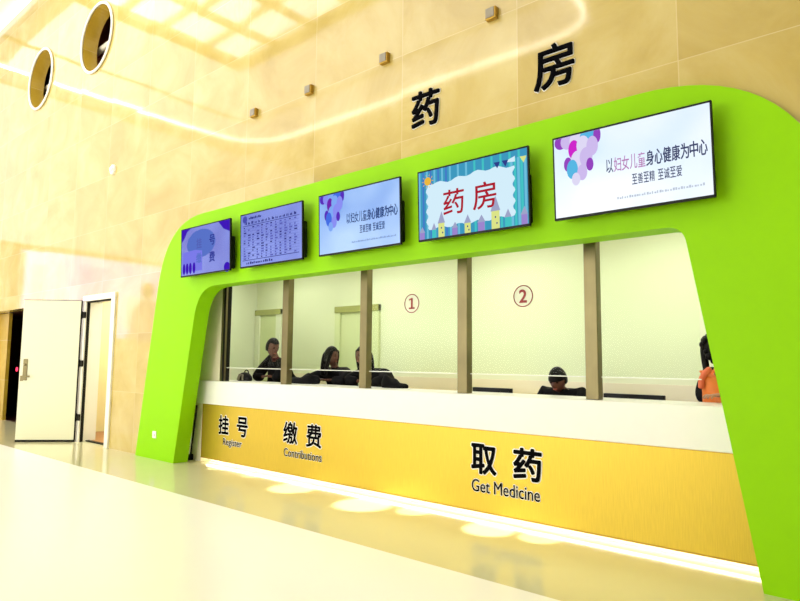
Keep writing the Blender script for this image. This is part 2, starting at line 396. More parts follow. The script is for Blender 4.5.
dplate(b, [(-1.85, 2.1), (-0.62, 2.1), (-0.66, 3.1), (-0.85, 3.35), (-1.1, 3.48), (-1.4, 3.48), (-1.65, 3.35), (-1.82, 3.1)], 0.012, 2)
dplate(b, [(-1.25+0.24*math.cos(a), 3.78+0.3*math.sin(a)) for a in [2*PI*i/24 for i in range(24)]], 0.018, 3)
at(ds, b, 'screen', ['display_pink', 'display_white', 'display_figure', 'display_head', 'display_violet'])
tag(ds, 'large glowing lavender display on the far end wall, mirrored in the marble', 'display')

# ------------------------------------------------------------------ lobby recess at far left
b = MB(); b.box(-17.8, -16.4, W+0.33, W+0.40, 0, 2.47); b.box(-17.88, -17.8, W+WT, W+0.40, 0, 2.47); struct('wall_recess', b, 'marble_brown')
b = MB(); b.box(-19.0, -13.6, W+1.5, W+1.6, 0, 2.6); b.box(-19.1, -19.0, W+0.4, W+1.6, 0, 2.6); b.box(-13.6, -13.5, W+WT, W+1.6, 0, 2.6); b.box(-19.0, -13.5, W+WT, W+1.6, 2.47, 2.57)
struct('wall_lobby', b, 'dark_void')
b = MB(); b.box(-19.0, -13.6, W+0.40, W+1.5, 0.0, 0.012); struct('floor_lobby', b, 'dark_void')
cb = empty('call_panel', (-18.55, 5.95, 1.13)); bpy.context.view_layer.update()
b = MB(); b.box(-18.72, -18.38, 5.94, 6.18, 0.012, 1.38, bevel=0.01); at(cb, b, 'pillar', 'rubber')
b = MB(); b.cyl((-18.55, 5.94, 1.13), (-18.55, 5.925, 1.13), 0.055); at(cb, b, 'lamp', 'red_lamp', 'glowing red round call lamp')
tag(cb, 'dark call panel with a red lamp in the lobby recess behind the white door', 'panel')

# ------------------------------------------------------------------ open door
dr = empty('door_1', (-10.86, W, 0)); dr['kind'] = 'structure'; bpy.context.view_layer.update()
b = MB()
b.box(-10.37, -10.24, W-0.03, W+WT+0.01, 0, 2.438, bevel=0.006); b.box(-11.50, -11.36, W-0.03, W+WT+0.01, 0, 2.438, bevel=0.006); b.box(-11.50, -10.24, W-0.03, W+WT+0.01, 2.44, 2.54, bevel=0.006)
at(dr, b, 'door_frame', 'frame_white')
b = MB()
b.box(-11.365, -11.35, W+0.0, W+0.05, 0.0, 2.44); b.box(-11.36, -10.37, W+0.0, W+0.05, 2.415, 2.445); b.box(-11.36, -10.37, W+0.1, W+0.16, 0, 0.02)
at(dr, b, 'door_seal', 'rubber')
b = MB()
ang = math.atan2(3.95-4.62, -12.10-(-11.44))
TD = Matrix.Translation((-11.44, W-0.06, 0)) @ Matrix.Rotation(ang, 4, 'Z')
LW = 0.97
b.box(0, LW, -0.022, 0.022, 0.035, 2.45, bevel=0.004, T=TD)
leaf = at(dr, b, 'door_leaf', 'doorpaint', 'pale cream steel door leaf standing open')
b = MB(); b.box(-0.006, 0.0, -0.024, 0.024, 0.03, 2.455, T=TD); b.box(0, LW, -0.024, 0.024, 0.0, 0.036, T=TD); b.box(0, LW, -0.024, 0.024, 2.449, 2.457, T=TD)
at(leaf, b, 'door_edge', 'rubber', 'dark rubber edge of the door leaf')
b = MB(); b.box(LW-0.13, LW-0.06, 0.022, 0.034, 1.05, 1.42, bevel=0.004, T=TD); b.box(LW-0.07, LW-0.02, 0.022, 0.03, 1.04, 1.13, bevel=0.003, T=TD)
b.box(LW+0.0, LW+0.004, -0.015, 0.015, 1.02, 1.35, T=TD)
b.cyl(TD @ Vector((LW-0.09, 0.03, 1.12)), TD @ Vector((LW-0.09, 0.085, 1.12)), 0.012); b.box(LW-0.20, LW-0.075, 0.07, 0.09, 1.105, 1.135, bevel=0.006, T=TD)
b.ball(TD @ Vector((LW-0.095, 0.035, 1.32)), 0.022, 0, 2)
at(leaf, b, 'door_handle', 'steel', 'brass coloured lock plate and lever handle')
for z in (2.2, 1.35, 0.42):
    b = MB(); b.box(-11.42, -11.33, W-0.05, W-0.02, z-0.055, z+0.055, bevel=0.004); b.cyl((-11.445, W-0.05, z-0.07), (-11.445, W-0.05, z+0.07), 0.014)
    at(dr, b, 'hinge', 'rubber')
# passage behind the door
b = MB(); b.box(-12.6, -9.7, 7.2, 7.3, 0, 2.9); b.box(-12.7, -12.6, W+WT, 7.3, 0, 2.9); struct('wall_passage', b, 'passage_paint')
b = MB(); b.box(-12.6, -9.7, W+WT, 7.2, 2.8, 2.9); struct('ceiling_passage', b, 'ceiling')
b = MB(); b.box(-12.6, -9.7, W+0.2, 7.2, 0.0, 0.012); struct('floor_passage', b, 'brown_floor')
b = MB(); b.box(-12.2, -10.0, 5.5, 6.8, 2.76, 2.8); tag(b.build('ceiling_light', 'panel_light', loc=(-11, 6.2, 2.8)), 'square ceiling light panel in the passage behind the open door', 'light')

# ------------------------------------------------------------------ green portal
GF = 4.63
go = rounded([(-9.245, 0), (-8.62, 3.46), (-0.60, 3.49), (0.06, 0)], [0, 1.15, 1.25, 0], 16)
gi = rounded([(-8.15, 0), (-7.685, 2.43), (-1.345, 2.43), (-0.933, 0)], [0, 0.5, 0.15, 0], 12)
loop = go+list(reversed(gi))
me = outline_mesh([loop], 0.22)
bm_ = bmesh.new(); bm_.from_mesh(me)
bmesh.ops.remove_doubles(bm_, verts=bm_.verts, dist=0.0005)
b = MB(); b.bm(bm_, 0, False, Matrix.Translation((0, GF, 0)))
gp = b.build('counter_portal', 'green', loc=(-4.6, GF, 0))
tag(gp, 'bright lime green portal with rounded corners framing the service counter', 'portal')
so = empty('wall_socket', (-8.69, GF, 0.35)); bpy.context.view_layer.update()
b = MB(); b.box(-8.74, -8.64, GF-0.014, GF, 0.30, 0.40, bevel=0.005); at(so, b, 'cover_plate', 'halo')
for dx in (-0.02, 0.02):
    b = MB(); b.box(-8.69+dx-0.005, -8.69+dx+0.005, GF-0.016, GF-0.013, 0.33, 0.365); at(so, b, 'slot', 'bag_stripe')
tag(so, 'small white square wall socket low on the left green leg', 'socket')

# ------------------------------------------------------------------ counter
ct = empty('service_counter', (-4.5, CF, 0)); bpy.context.view_layer.update()
CX0, CX1 = -8.05, -0.55
b = MB(); b.box(CX0-0.14, CX1, CF-0.012, CF+0.07, 0.812, 1.138, bevel=0.006); b.box(CX0-0.14, CX1, CF+0.05, CF+0.50, 1.10, 1.138, bevel=0.004); at(ct, b, 'worktop', 'white', 'white solid worktop with a deep white front fascia')
b = MB(); b.box(CX0, CX1, CF, CF+0.05, 0.066, 0.806); at(ct, b, 'front_panel', 'gold', 'brushed gold front panel')
b = MB(); b.box(CX0-0.004, CX1, CF-0.003, CF+0.05, 0.055, 0.068); b.box(CX0-0.004, CX0+0.004, CF-0.003, CF+0.05, 0.055, 0.808); b.box(CX0, CX1, CF-0.002, CF+0.05, 0.804, 0.812)
at(ct, b, 'panel_edge', 'gold_edge', 'dark gold edging of the front panel')
b = MB(); b.box(CX0-0.14, CX0-0.006, CF-0.004, CF+0.5, 0.0, 0.812, bevel=0.004); at(ct, b, 'end_panel', 'cream')
b = MB(); b.box(CX0, CX1, CF+0.12, CF+0.16, 0, 0.09); at(ct, b, 'kickboard', 'cream')
b = MB(); b.box(CX0, CX1, CF+0.16, CF+0.42, 0.0, 1.098); at(ct, b, 'carcass', 'wood')
def lettering(items, label):
    """items: (text, x0, x1, z0, z1, bold, halo)"""
    bb = MB(); y = CF-0.002
    for t, x0, x1, z0, z1, bo, ha in items:
        put_text(bb, t, (x0+x1)/2, (z0+z1)/2, x1-x0, z1-z0, y, 1, ha, 0.0)
        put_text(bb, t, (x0+x1)/2, (z0+z1)/2, x1-x0, z1-z0, y-0.004, 0, bo, 0.0)
    return at(ct, bb, 'lettering', ['ink', 'halo'], label)
lettering([('挂', -7.625, -7.395, 0.425, 0.67, 0.032, 0.072), ('号', -7.20, -6.965, 0.425, 0.675, 0.032, 0.072), ('Register', -7.51, -7.08, 0.258, 0.372, 0.012, 0.062)], 'black 挂号 Register lettering')
lettering([('缴', -6.215, -5.955, 0.43, 0.685, 0.024, 0.065), ('费', -5.785, -5.525, 0.425, 0.685, 0.024, 0.065), ('Contributions', -6.2, -5.51, 0.27, 0.366, 0.012, 0.062)], 'black 缴费 Contributions lettering')
lettering([('取', -3.41, -3.145, 0.41, 0.675, 0.032, 0.072), ('药', -2.955, -2.685, 0.41, 0.68, 0.032, 0.072), ('Get Medicine', -3.41, -2.70, 0.24, 0.352, 0.012, 0.062)], 'black 取药 Get Medicine lettering')
tag(ct, 'long service counter with white top and brushed gold front inside the green portal', 'counter')
# light line under the counter
b = MB(); b.box(CX0+0.05, CX1-0.05, CF+0.055, CF+0.085, 0.045, 0.058)
tag(b.build('led_strip', 'led_under', loc=(-4.3, CF+0.1, 0.05)), 'warm light strip glowing under the gold counter front', 'light')
# dark cable at the left end
b = MB(); b.cyl((-8.305, CF-0.018, 0.0), (-8.185, CF-0.018, 0.78), 0.013); b.box(-8.33, -8.25, CF-0.06, CF-0.002, 0, 0.08, bevel=0.004)
tag(b.build('cable', 'rubber', loc=(-8.29, CF-0.02, 0)), 'thin black cable running up between green leg and counter end', 'cable')

# ------------------------------------------------------------------ glazing above the counter
b = MB(); b.box(-8.32, -7.752, 5.06, 5.12, 1.139, 2.62); struct('trim_4', b, 'cream')
b = MB(); b.box(-8.32, -8.195, 5.0, 5.12, 0, 1.139); struct('trim_5', b, 'cream')
b = MB(); b.box(-8.6, -0.5, 5.05, 5.17, 2.52, 3.0); b.box(-8.6, -0.5, 4.91, 5.05, 2.56, 3.0); struct('trim_6', b, 'cream')
posts = [(-7.70, 'bronzed steel post at the left end of the glazing'), (-6.41, 'bronzed steel post beside the black coat of the standing bent figure'), (-4.995, 'bronzed steel post in front of the two women'), (-3.645, 'bronzed steel post between the circled 1 and circled 2 panes'), (-2.305, 'bronzed steel post right of the circled 2 pane')]
posts = [(x+d_, l) for (x, l), d_ in zip(posts, (-0.05, 0.025, 0.012, 0.02, 0.014))]
PW = [0.10, 0.125, 0.115, 0.125, 0.12]
PX = []
for (x, l), w in zip(posts, PW):
    r = empty('window_post', (x+w/2, 5.11, 1.139)); bpy.context.view_layer.update()
    b = MB(); b.box(x, x+w-0.008, 5.06, 5.15, 1.139, 2.52, bevel=0.004); at(r, b, 'post_body', 'steel')
    gw = 0.045 if x < -7.5 else 0.0
    b = MB(); b.box(x+w-0.008, x+w, 5.095, 5.15, 1.139, 2.52)
    if gw: b.box(x+w-gw, x+w+0.001, 5.055, 5.06, 1.139, 2.52); at(r, b, 'shade_strip', 'rubber', 'black strip standing in for the dark side of the post')  # black strip paints in the dark reflection on the post side
    tag(r, l, 'post', 'steel posts of the counter glazing'); PX.append((x, x+w))
spans = [(PX[0][1], PX[1][0]), (PX[1][1], PX[2][0]), (PX[2][1], PX[3][0]), (PX[3][1], PX[4][0]), (PX[4][1], -1.385)]
plabels = ['clear glass pane in front of the standing bent figure in black', 'clear glass pane in front of the woman with long black hair', 'clear glass pane marked with a circled 1', 'clear glass pane marked with a circled 2', 'clear glass pane beside the right leg of the green portal']
for i, ((x0, x1), l) in enumerate(zip(spans, plabels)):
    r = empty('glass_pane', ((x0+x1)/2, 5.11, 1.325)); bpy.context.view_layer.update()
    b = MB(); b.box(x0+0.002, x1-0.002, 5.105, 5.115, 1.333, 2.518); at(r, b, 'glass', 'glass')
    b = MB(); b.box(x0+0.002, x1-0.002, 5.103, 5.117, 1.325, 1.333); at(r, b, 'glass_edge', 'glass_edge', 'pale polished lower edge of the pane')
    if i in (2, 3):
        c = (-4.25, 2.06) if i == 2 else (-2.905, 2.058)
        b = MB(); b.plate(circle(c[0], c[1], 0.108), 5.101, 0.002, 0)
        b.ring((c[0], 5.099, c[1]), 0.098, 0.0045, 'Y', 1, 48, 6)
        if i == 3: put_text(b, '2', c[0], c[1], 0.075, 0.118, 5.097, 2, 0.035)
        else: b.plate([(c[0]+x_*0.118, c[1]+z_*0.118) for x_, z_ in ((-0.32, -0.5), (0.36, -0.5), (0.36, -0.36), (0.13, -0.36), (0.13, 0.5), (-0.03, 0.5), (-0.30, 0.40), (-0.30, 0.27), (-0.07, 0.33), (-0.07, -0.36), (-0.32, -0.36))], 5.096, 0.001, 2)
        at(r, b, 'number_sticker', ['int_side', 'red_ink', 'red_ink'], 'round sticker with a dark red number %d' % (i-1))
    tag(r, l, 'glass', 'glass panes above the counter')

# ------------------------------------------------------------------ room behind the glass
IY = 7.0
b = MB(); b.box(-9.7, 0.9, IY, IY+0.15, 0, 3.0); struct('wall_interior_back', b, 'int_wall')
b = MB(); b.box(-9.7, -9.58, W+WT, IY, 0, 3.0); struct('wall_interior_left', b, 'int_side')
b = MB(); b.box(0.8, 0.9, W+WT, IY, 0, 3.0); struct('wall_interior_right', b, 'int_wall')
b = MB(); b.box(-9.7, 0.9, W+WT, IY+0.15, 3.0, 3.1); struct('ceiling_interior', b, 'ceiling')
b = MB(); b.box(-9.58, 0.8, IY-0.012, IY, 0.0, 1.22); struct('trim_7', b, 'cream')
for i, x in enumerate((-8.3, -6.2, -4.1, -2.0, 0.0)):
    b = MB(); b.box(x-0.6, x+0.6, 5.75, 6.35, 2.97, 2.998)
    tag(b.build('ceiling_light', 'panel_light', loc=(x, 6.05, 2.98)), 'flat white ceiling light panel above the pharmacy room', 'light', 'light panels of the pharmacy room')
def inner_door(n, x0, x1, h, fw, lab):
    r = empty('door_%d' % n, ((x0+x1)/2, IY, 0)); r['kind'] = 'structure'; bpy.context.view_layer.update()
    b = MB(); b.box(x0, x0+fw, IY-0.05, IY+0.01, 0, h, bevel=0.005); b.box(x1-fw, x1, IY-0.05, IY+0.01, 0, h, bevel=0.005); at(r, b, 'door_frame', 'int_side' if n == 2 else 'door_leaf_green')
    b = MB(); b.box(x0, x1, IY-0.06, IY+0.01, h-0.10, h, bevel=0.004); at(r, b, 'lintel', 'olive', 'dark olive lintel above the door')
    b = MB(); b.box(x0+fw, x1-fw, IY-0.02, IY+0.005, 0, h-0.1); lf = at(r, b, 'door_leaf', 'door_leaf_green')
    b = MB(); b.cyl((x1-fw-0.1, IY-0.06, 1.05), (x1-fw-0.1, IY-0.02, 1.05), 0.012); b.box(x1-fw-0.2, x1-fw-0.09, IY-0.075, IY-0.055, 1.04, 1.06, bevel=0.004); at(lf, b, 'door_handle', 'chrome')
inner_door(2, -9.56, -8.82, 2.35, 0.13, '')
inner_door(3, -7.42, -6.45, 2.31, 0.12, '')
# low cabinet by the back wall
cab = empty('low_cabinet', (-4.9, 6.7, 0)); bpy.context.view_layer.update()
b = MB(); b.box(-5.95, -3.8, 6.45, 6.97, 0, 1.03, bevel=0.005); at(cab, b, 'body', 'int_side')
b = MB(); b.box(-6.0, -3.75, 6.40, 6.985, 1.03, 1.065, bevel=0.004); at(cab, b, 'top', 'wood', 'pale wooden cabinet top')
for k in range(4):
    b = MB(); x = -5.93+k*0.53; b.box(x, x+0.51, 6.43, 6.45, 0.05, 1.0, bevel=0.003); d_ = at(cab, b, 'door', 'int_side')
    b = MB(); b.box(x+0.44, x+0.46, 6.415, 6.43, 0.55, 0.7); h_ = at(d_, b, 'handle', 'chrome')
tag(cab, 'low cabinet with pale wooden top along the back wall of the pharmacy room', 'cabinet')
# desk and monitors
dk = empty('desk', (-2.6, 5.72, 0)); bpy.context.view_layer.update()
b = MB(); b.box(-4.2, -1.65, 5.52, 5.86, 0.71, 0.75, bevel=0.004); at(dk, b, 'desktop', 'wood')
for x in (-4.15, -1.74):
    b = MB(); b.box(x, x+0.04, 5.54, 5.84, 0, 0.71); at(dk, b, 'leg', 'cream')
tag(dk, 'pale working desk behind the counter carrying two black monitors', 'desk')
def monitor(x0, x1, top, y, label):
    r = empty('computer_monitor', ((x0+x1)/2, y, 0.75)); bpy.context.view_layer.update()
    b = MB(); b.box(x0, x1, y, y+0.045, top-0.33, top, bevel=0.006); b.box((x0+x1)/2-0.1, (x0+x1)/2+0.1, y-0.03, y, top-0.26, top-0.1, bevel=0.01); at(r, b, 'housing', 'black')
    b = MB(); b.box(x0+0.015, x1-0.015, y+0.045, y+0.047, top-0.31, top-0.015); at(r, b, 'screen', 'display_violet')
    b = MB(); b.box((x0+x1)/2-0.03, (x0+x1)/2+0.03, y-0.03, y-0.005, 0.76, top-0.2); b.box((x0+x1)/2-0.12, (x0+x1)/2+0.12, y-0.06, y+0.1, 0.75, 0.765, bevel=0.004); at(r, b, 'stand', 'black')
    tag(r, label, 'monitor', 'monitors behind the counter')
monitor(-3.80, -3.33, 1.178, 5.58, 'black monitor top showing beside the post below the circled 2')
monitor(-2.36, -1.82, 1.172, 5.58, 'black monitor top showing left of the orange jacket')

# ------------------------------------------------------------------ televisions
SB = emat  # alias
T_ = {}
def em(key, c, s=1.0):
    if key not in T_: T_[key] = emat('screen_'+key, c, s*0.82)
    return T_[key]
TW, TH = 1.185, 0.672
def television(cx, top, content, label):
    r = empty('television', (cx, 4.50, top-TH/2)); r.rotation_euler = (math.radians(2.0), 0, 0)
    b = MB(); b.box(-TW/2, TW/2, 0, 0.022, -TH/2, TH/2, bevel=0.004); b.box(-TW/2+0.05, TW/2-0.02, 0.022, 0.095, -TH/2+0.03, TH/2-0.22, bevel=0.02)
    b.box(-TW/2, TW/2, -0.004, 0.0, TH/2-0.014, TH/2); b.box(-TW/2, TW/2, -0.004, 0.0, -TH/2, -TH/2+0.018); b.box(-TW/2, -TW/2+0.012, -0.004, 0, -TH/2, TH/2); b.box(TW/2-0.012, TW/2, -0.004, 0, -TH/2, TH/2)
    b.build('housing', 'black', r)
    b = MB(); mats = content(b); b.build('screen', mats, r)
    b = MB(); b.box(-0.25, 0.25, 0.090, 0.102, -0.2, 0.2, bevel=0.004); b.box(-0.22, -0.18, 0.10, 0.113, -0.22, 0.22); b.box(0.18, 0.22, 0.10, 0.113, -0.22, 0.22); b.build('wall_bracket', 'black', r)
    tag(r, label, 'television', 'televisions along the green portal')
    return r
SW, SH = TW-0.024, TH-0.032
def uv(u, v): return (-TW/2+0.012+u*SW, TH/2-0.014-v*SH)       # u right, v down
def bg(b, mi=0): b.plate([uv(0, 0), uv(0, 1), uv(1, 1), uv(1, 0)][::-1], -0.002, 0.002, mi)
def ell(b, u, v, ru, rv, mi, y, rot=0.0, n=20):
    x, z = uv(u, v); p = []
    for i in range(n):
        a = 2*PI*i/n; dx = ru*SW*math.cos(a); dz = rv*SH*math.sin(a)
        k = (max(-TW/2+0.013, min(TW/2-0.013, x+dx*math.cos(rot)-dz*math.sin(rot))), min(TH/2-0.015, z+dx*math.sin(rot)+dz*math.cos(rot)))
        p.append(k)
    b.plate(p, y, 0.0006, mi)
def poly(b, pts, mi, y): b.plate([uv(*p) for p in pts], y, 0.0006, mi)
def txt(b, s, u0, u1, v0, v1, mi, y=-0.0045, off=0.0):
    x0, z1 = uv(u0, v0); x1, z0 = uv(u1, v1)
    put_text(b, s, (x0+x1)/2, (z0+z1)/2, x1-x0, z1-z0, y, mi, off)

def marks(b, u0, u1, v0, v1, n, mi):
    """a line of writing too small to read: broken strokes"""
    rnd = random.Random(int(u0*1000)+n); w_ = (u1-u0)/n
    for i in range(n):
        u = u0+i*w_; k = rnd.choice((0.45, 0.6, 0.75)); q = rnd.choice((0.0, 0.2, 0.35))
        poly(b, [(u, v0+(v1-v0)*q), (u, v1), (u+w_*k, v1), (u+w_*k, v0+(v1-v0)*q)], mi, -0.0031)

def balloons_slide(blue):
    def f(b):
        if blue:
            g = screen_grad('screen_blue_haze', (0.13, 0.31, 0.76), (0.36, 0.57, 0.92), 0.85)
            mats = [g, em('b_violet', (0.10, 0.03, 0.50)), em('b_magenta', (0.16, 0.02, 0.42)), em('b_cyan', (0.06, 0.16, 0.78)), em('b_lilac', (0.26, 0.28, 0.90)), em('b_pale', (0.22, 0.40, 0.92)), em('b_ink', (0.02, 0.04, 0.16)), em('b_rose', (0.10, 0.08, 0.35)), em('b_faint', (0.22, 0.34, 0.62))]
        else:
            g = screen_grad('screen_pale_haze', (0.60, 0.76, 0.94), (0.86, 0.92, 1.0), 0.85)
            mats = [g, em('violet', (0.30, 0.06, 0.52)), em('magenta', (0.62, 0.02, 0.60)), em('cyan', (0.10, 0.48, 0.78)), em('lilac', (0.62, 0.50, 0.86)), em('pale', (0.74, 0.70, 0.92)), em('ink', (0.05, 0.06, 0.14)), em('rose', (0.48, 0.20, 0.46)), em('faint', (0.50, 0.56, 0.66))]
        bg(b)
        bl = [(0.05, 0.04, .045, .09, 1), (0.10, 0.06, .05, .10, 4), (0.17, 0.05, .055, .11, 5), (0.23, 0.03, .04, .09, 3), (0.27, 0.06, .04, .10, 3), (0.31, 0.06, .025, .10, 1),
              (0.10, 0.35, .03, .09, 1), (0.145, 0.18, .04, .12, 2), (0.21, 0.15, .045, .12, 5), (0.275, 0.18, .04, .12, 4), (0.17, 0.33, .05, .13, 5), (0.13, 0.42, .04, .12, 3),
              (0.23, 0.30, .045, .12, 4), (0.255, 0.40, .025, .08, 1), (0.20, 0.48, .035, .10, 4), (0.155, 0.55, .03, .08, 5)]
        for i, (u, v, ru, rv, m_) in enumerate(bl):
            ell(b, u, max(v, rv*0.6), ru, rv, m_, -0.0030-0.0001*i)
        s = '以妇女儿童身心健康为中心'
        x = 0.365; w = 0.0515
        for i, ch in enumerate(s):
            txt(b, ch, x+i*w, x+i*w+0.046, 0.385, 0.555, 7 if 1 <= i <= 4 and not blue else 6, off=0.006 if i < 5 else 0.016)
        for i, ch in enumerate('至善至精至诚至爱'):
            u = 0.53+i*0.036+(0.016 if i > 3 else 0); txt(b, ch, u, u+0.032, 0.62, 0.74, 6, off=0.008)
        marks(b, 0.43, 0.96, 0.855, 0.885, 34, 8)
        return mats
    return f
def pharmacy_slide(b):
    mats = [em('teal', (0.05, 0.32, 0.52)), em('blue', (0.06, 0.20, 0.58)), em('aqua', (0.06, 0.55, 0.55)), em('cloud', (0.66, 0.86, 0.97)), em('red', (0.42, 0.015, 0.03)), em('sun', (0.85, 0.48, 0.05)), em('navy', (0.03, 0.05, 0.25)), em('castle', (0.72, 0.78, 0.25)), em('lilac_tower', (0.34, 0.24, 0.62)), em('roof', (0.35, 0.38, 0.58)), em('light_stripe', (0.16, 0.52, 0.72))]
    bg(b, 0)
    for i in range(26):   # curtain pleats
        u = i/26; poly(b, [(u, 0), (u, 1), (u+0.018, 1), (u+0.018, 0)], (1 if i < 9 else 0) if i % 2 else (10 if i < 14 else 2), -0.0026)
    for i in range(5):
        u = 0.86+i*0.028; poly(b, [(u, 0.1), (u, 1), (u+0.02, 1), (u+0.02, 0.1)], 2 if i % 2 else 10, -0.0028)
    pts = []
    n = 90
    for i in range(n):
        t = i/n*4; s = int(t); q = t-s; wv = 0.010*math.sin(q*PI*9)
        if s == 0: pts.append((0.08+0.80*q, 0.185+wv*2+0.02*math.sin(q*7)))
        elif s == 1: pts.append((0.885+wv*1.2, 0.185+0.67*q))
        elif s == 2: pts.append((0.885-0.80*q, 0.86+wv*2))
        else: pts.append((0.085+wv*1.2, 0.86-0.67*q))
    poly(b, pts, 3, -0.0032)
    ell(b, 0.095, 0.15, 0.035, 0.062, 5, -0.0040)
    for k in range(10):
        a = 2*PI*k/10; c, s = math.cos(a), math.sin(a); u0, v0 = 0.095+0.045*c, 0.15+0.08*s; u1, v1 = 0.095+0.062*c, 0.15+0.112*s
        poly(b, [(u0-0.004*s, v0+0.008*c), (u1, v1), (u0+0.004*s, v0-0.008*c)], 5, -0.0040)
    for u, m_ in ((0.72, 6), (0.79, 6), (0.94, 7)): poly(b, [(u, 0.10), (u+0.055, 0.105), (u+0.03, 0.19)], m_, -0.0042)
    poly(b, [(0.80, 0.13), (0.90, 0.075), (0.90, 0.15)], 3, -0.0041)
    for u, w_, h_, m_, r_ in ((0.03, .05, .10, 8, 9), (0.15, .04, .12, 2, 9), (0.225, .06, .20, 7, 9), (0.355, .05, .10, 8, 9), (0.475, .055, .14, 7, 9), (0.60, .06, .12, 8, 9), (0.725, .07, .24, 7, 9), (0.83, .05, .13, 2, 9), (0.965, .05, .13, 8, 9)):
        poly(b, [(u-w_/2, 1-h_), (u-w_/2, 1), (u+w_/2, 1), (u+w_/2, 1-h_)], m_, -0.0044)
        poly(b, [(u-w_*0.6, 1-h_), (u+w_*0.6, 1-h_), (u+0.003, 1-h_*1.85)], r_, -0.0045)
        if h_ > .13: ell(b, u, 1-h_*0.65, 0.006, 0.014, 6, -0.0047, n=8); ell(b, u+0.012, 1-h_*0.3, 0.006, 0.014, 6, -0.0047, n=8)
    txt(b, '药', 0.25, 0.445, 0.345, 0.70, 4, -0.0050, 0.012); txt(b, '房', 0.53, 0.735, 0.335, 0.70, 4, -0.0050, 0.012)
    return mats
def table_slide(b):
    g = screen_grad('screen_periwinkle', (0.08, 0.13, 0.58), (0.17, 0.25, 0.76), 0.82)
    mats = [g, em('dark_rows', (0.015, 0.015, 0.16)), em('pale_rows', (0.34, 0.42, 0.85)), em('mid_rows', (0.07, 0.08, 0.42))]
    bg(b)
    marks(b, 0.14, 0.36, 0.055, 0.10, 8, 1)
    ell(b, 0.07, 0.09, 0.04, 0.07, 3, -0.003)
    rnd = random.Random(3)
    for i in range(15): marks(b, 0.07+i*0.058, 0.07+i*0.058+0.038, 0.145, 0.195, 2, 1)
    poly(b, [(0.03, 0.215), (0.03, 0.224), (0.96, 0.224), (0.96, 0.215)], 1, -0.003); poly(b, [(0.03, 0.885), (0.03, 0.893), (0.96, 0.893), (0.96, 0.885)], 1, -0.003)
    for r_ in range(13):
        v = 0.245+r_*0.05
        poly(b, [(0.03, v+0.036), (0.03, v+0.039), (0.96, v+0.039), (0.96, v+0.036)], 3, -0.0028)
        for c_ in range(12):
            u = 0.05+c_*0.076; w_ = rnd.choice((0.02, 0.03, 0.045))
            if rnd.random() < 0.85: poly(b, [(u, v), (u, v+0.022), (u+w_, v+0.022), (u+w_, v)], rnd.choice((1, 3, 3)), -0.003)
    marks(b, 0.10, 0.55, 0.92, 0.965, 14, 1)
    return mats
def queue_slide(b):
    g = screen_grad('screen_indigo_haze', (0.06, 0.08, 0.50), (0.12, 0.18, 0.66), 0.85)
    mats = [g, em('indigo', (0.05, 0.01, 0.48)), em('slate', (0.10, 0.17, 0.58)), em('deep_ink', (0.035, 0.045, 0.30)), em('soft', (0.20, 0.20, 0.82)), em('glare_ink', (0.09, 0.12, 0.46))]
    bg(b)
    poly(b, [(0, 0), (0, 0.28), (0.06, 0.2), (0.12, 0.06), (0.2, 0)], 1, -0.0026); poly(b, [(0.78, 0), (0.88, 0.16), (1, 0.24), (1, 0)], 1, -0.0026)
    ell(b, 0.42, 0.36, 0.30, 0.30, 2, -0.0027)
    poly(b, [(0.03, 0.5), (0.03, 0.93), (0.45, 0.93), (0.45, 0.52), (0.3, 0.48)], 4, -0.0028)
    for u in (0.06, 0.13, 0.2, 0.28): ell(b, u, 0.86, 0.03, 0.12, 1, -0.003)
    ell(b, 0.95, 0.95, 0.06, 0.1, 1, -0.003)
    for s, u, v, m_ in (('挂', 0.33, 0.25, 5), ('号', 0.60, 0.23, 3), ('缴', 0.33, 0.56, 2), ('费', 0.60, 0.58, 3)): txt(b, s, u, u+0.11, v, v+0.21, m_, -0.0045, 0.02)  # left glyphs in fainter colours, painting in screen glare
    return mats
television(-7.353, -0.018+3.262, queue_slide, 'wall television with dim indigo slide, beside the left corner of the portal')
television(-5.948, -0.018+3.262, table_slide, 'wall television showing a blue table of small text rows')
television(-4.490, -0.018+3.262, balloons_slide(True), 'wall television with blue balloon slide, between the table and red lettering screens')
television(-3.086, -0.018+3.257, pharmacy_slide, 'wall television showing red 药房 on a white cloud with castles')
television(-1.682, -0.018+3.262, balloons_slide(False), 'wall television with pale balloon slide above the rightmost glass pane')

# ------------------------------------------------------------------ wall lettering and small fixtures
for ch, x0, x1, z0, z1, lab in (('药', -3.90, -3.565, 3.765, 4.13, 'raised black character on the marble, the lower of two, above the red lettering screen'), ('房', -2.525, -2.165, 3.765, 4.14, 'raised black character on the marble, the higher of two, above the pale balloon screen')):
    b = MB(); put_text(b, ch, 0, 0, x1-x0, z1-z0, -0.012, 0, 0.012, 0.012)
    put_text(b, ch, 0, 0, x1-x0, z1-z0, -0.002, 1, 0.035, 0.002)
    o = b.build('wall_character', ['ink', 'halo']); o.location = ((x0+x1)/2, W, (z0+z1)/2)
    tag(o, lab, 'sign letter')
fx = empty('wall_spotlight', (-6.566, W, 4.63)); 
b = MB(); b.box(-0.055, 0.055, -0.05, 0, -0.055, 0.055, bevel=0.004); b.build('body', 'gold_edge', fx)
b = MB(); b.box(-0.05, 0.04, -0.056, -0.05, -0.04, 0.05, bevel=0.002); b.build('cover', 'bag_stripe', fx)
tag(fx, 'small square bronze fixture on the marble, the one above the blue table screen', 'fixture', 'row of small square wall fixtures')
for x, l in ((-5.487, 'small square bronze fixture on the marble, second of its row from the door side'), (-4.279, 'small square bronze fixture on the marble, third of its row from the door side'), (-2.949, 'small square bronze fixture on the marble, highest in the photo, above the red lettering screen')):
    c = copy_tree(fx); c.location.x = x; c['label'] = l
det = empty('sensor', (-10.614, W, 4.68))
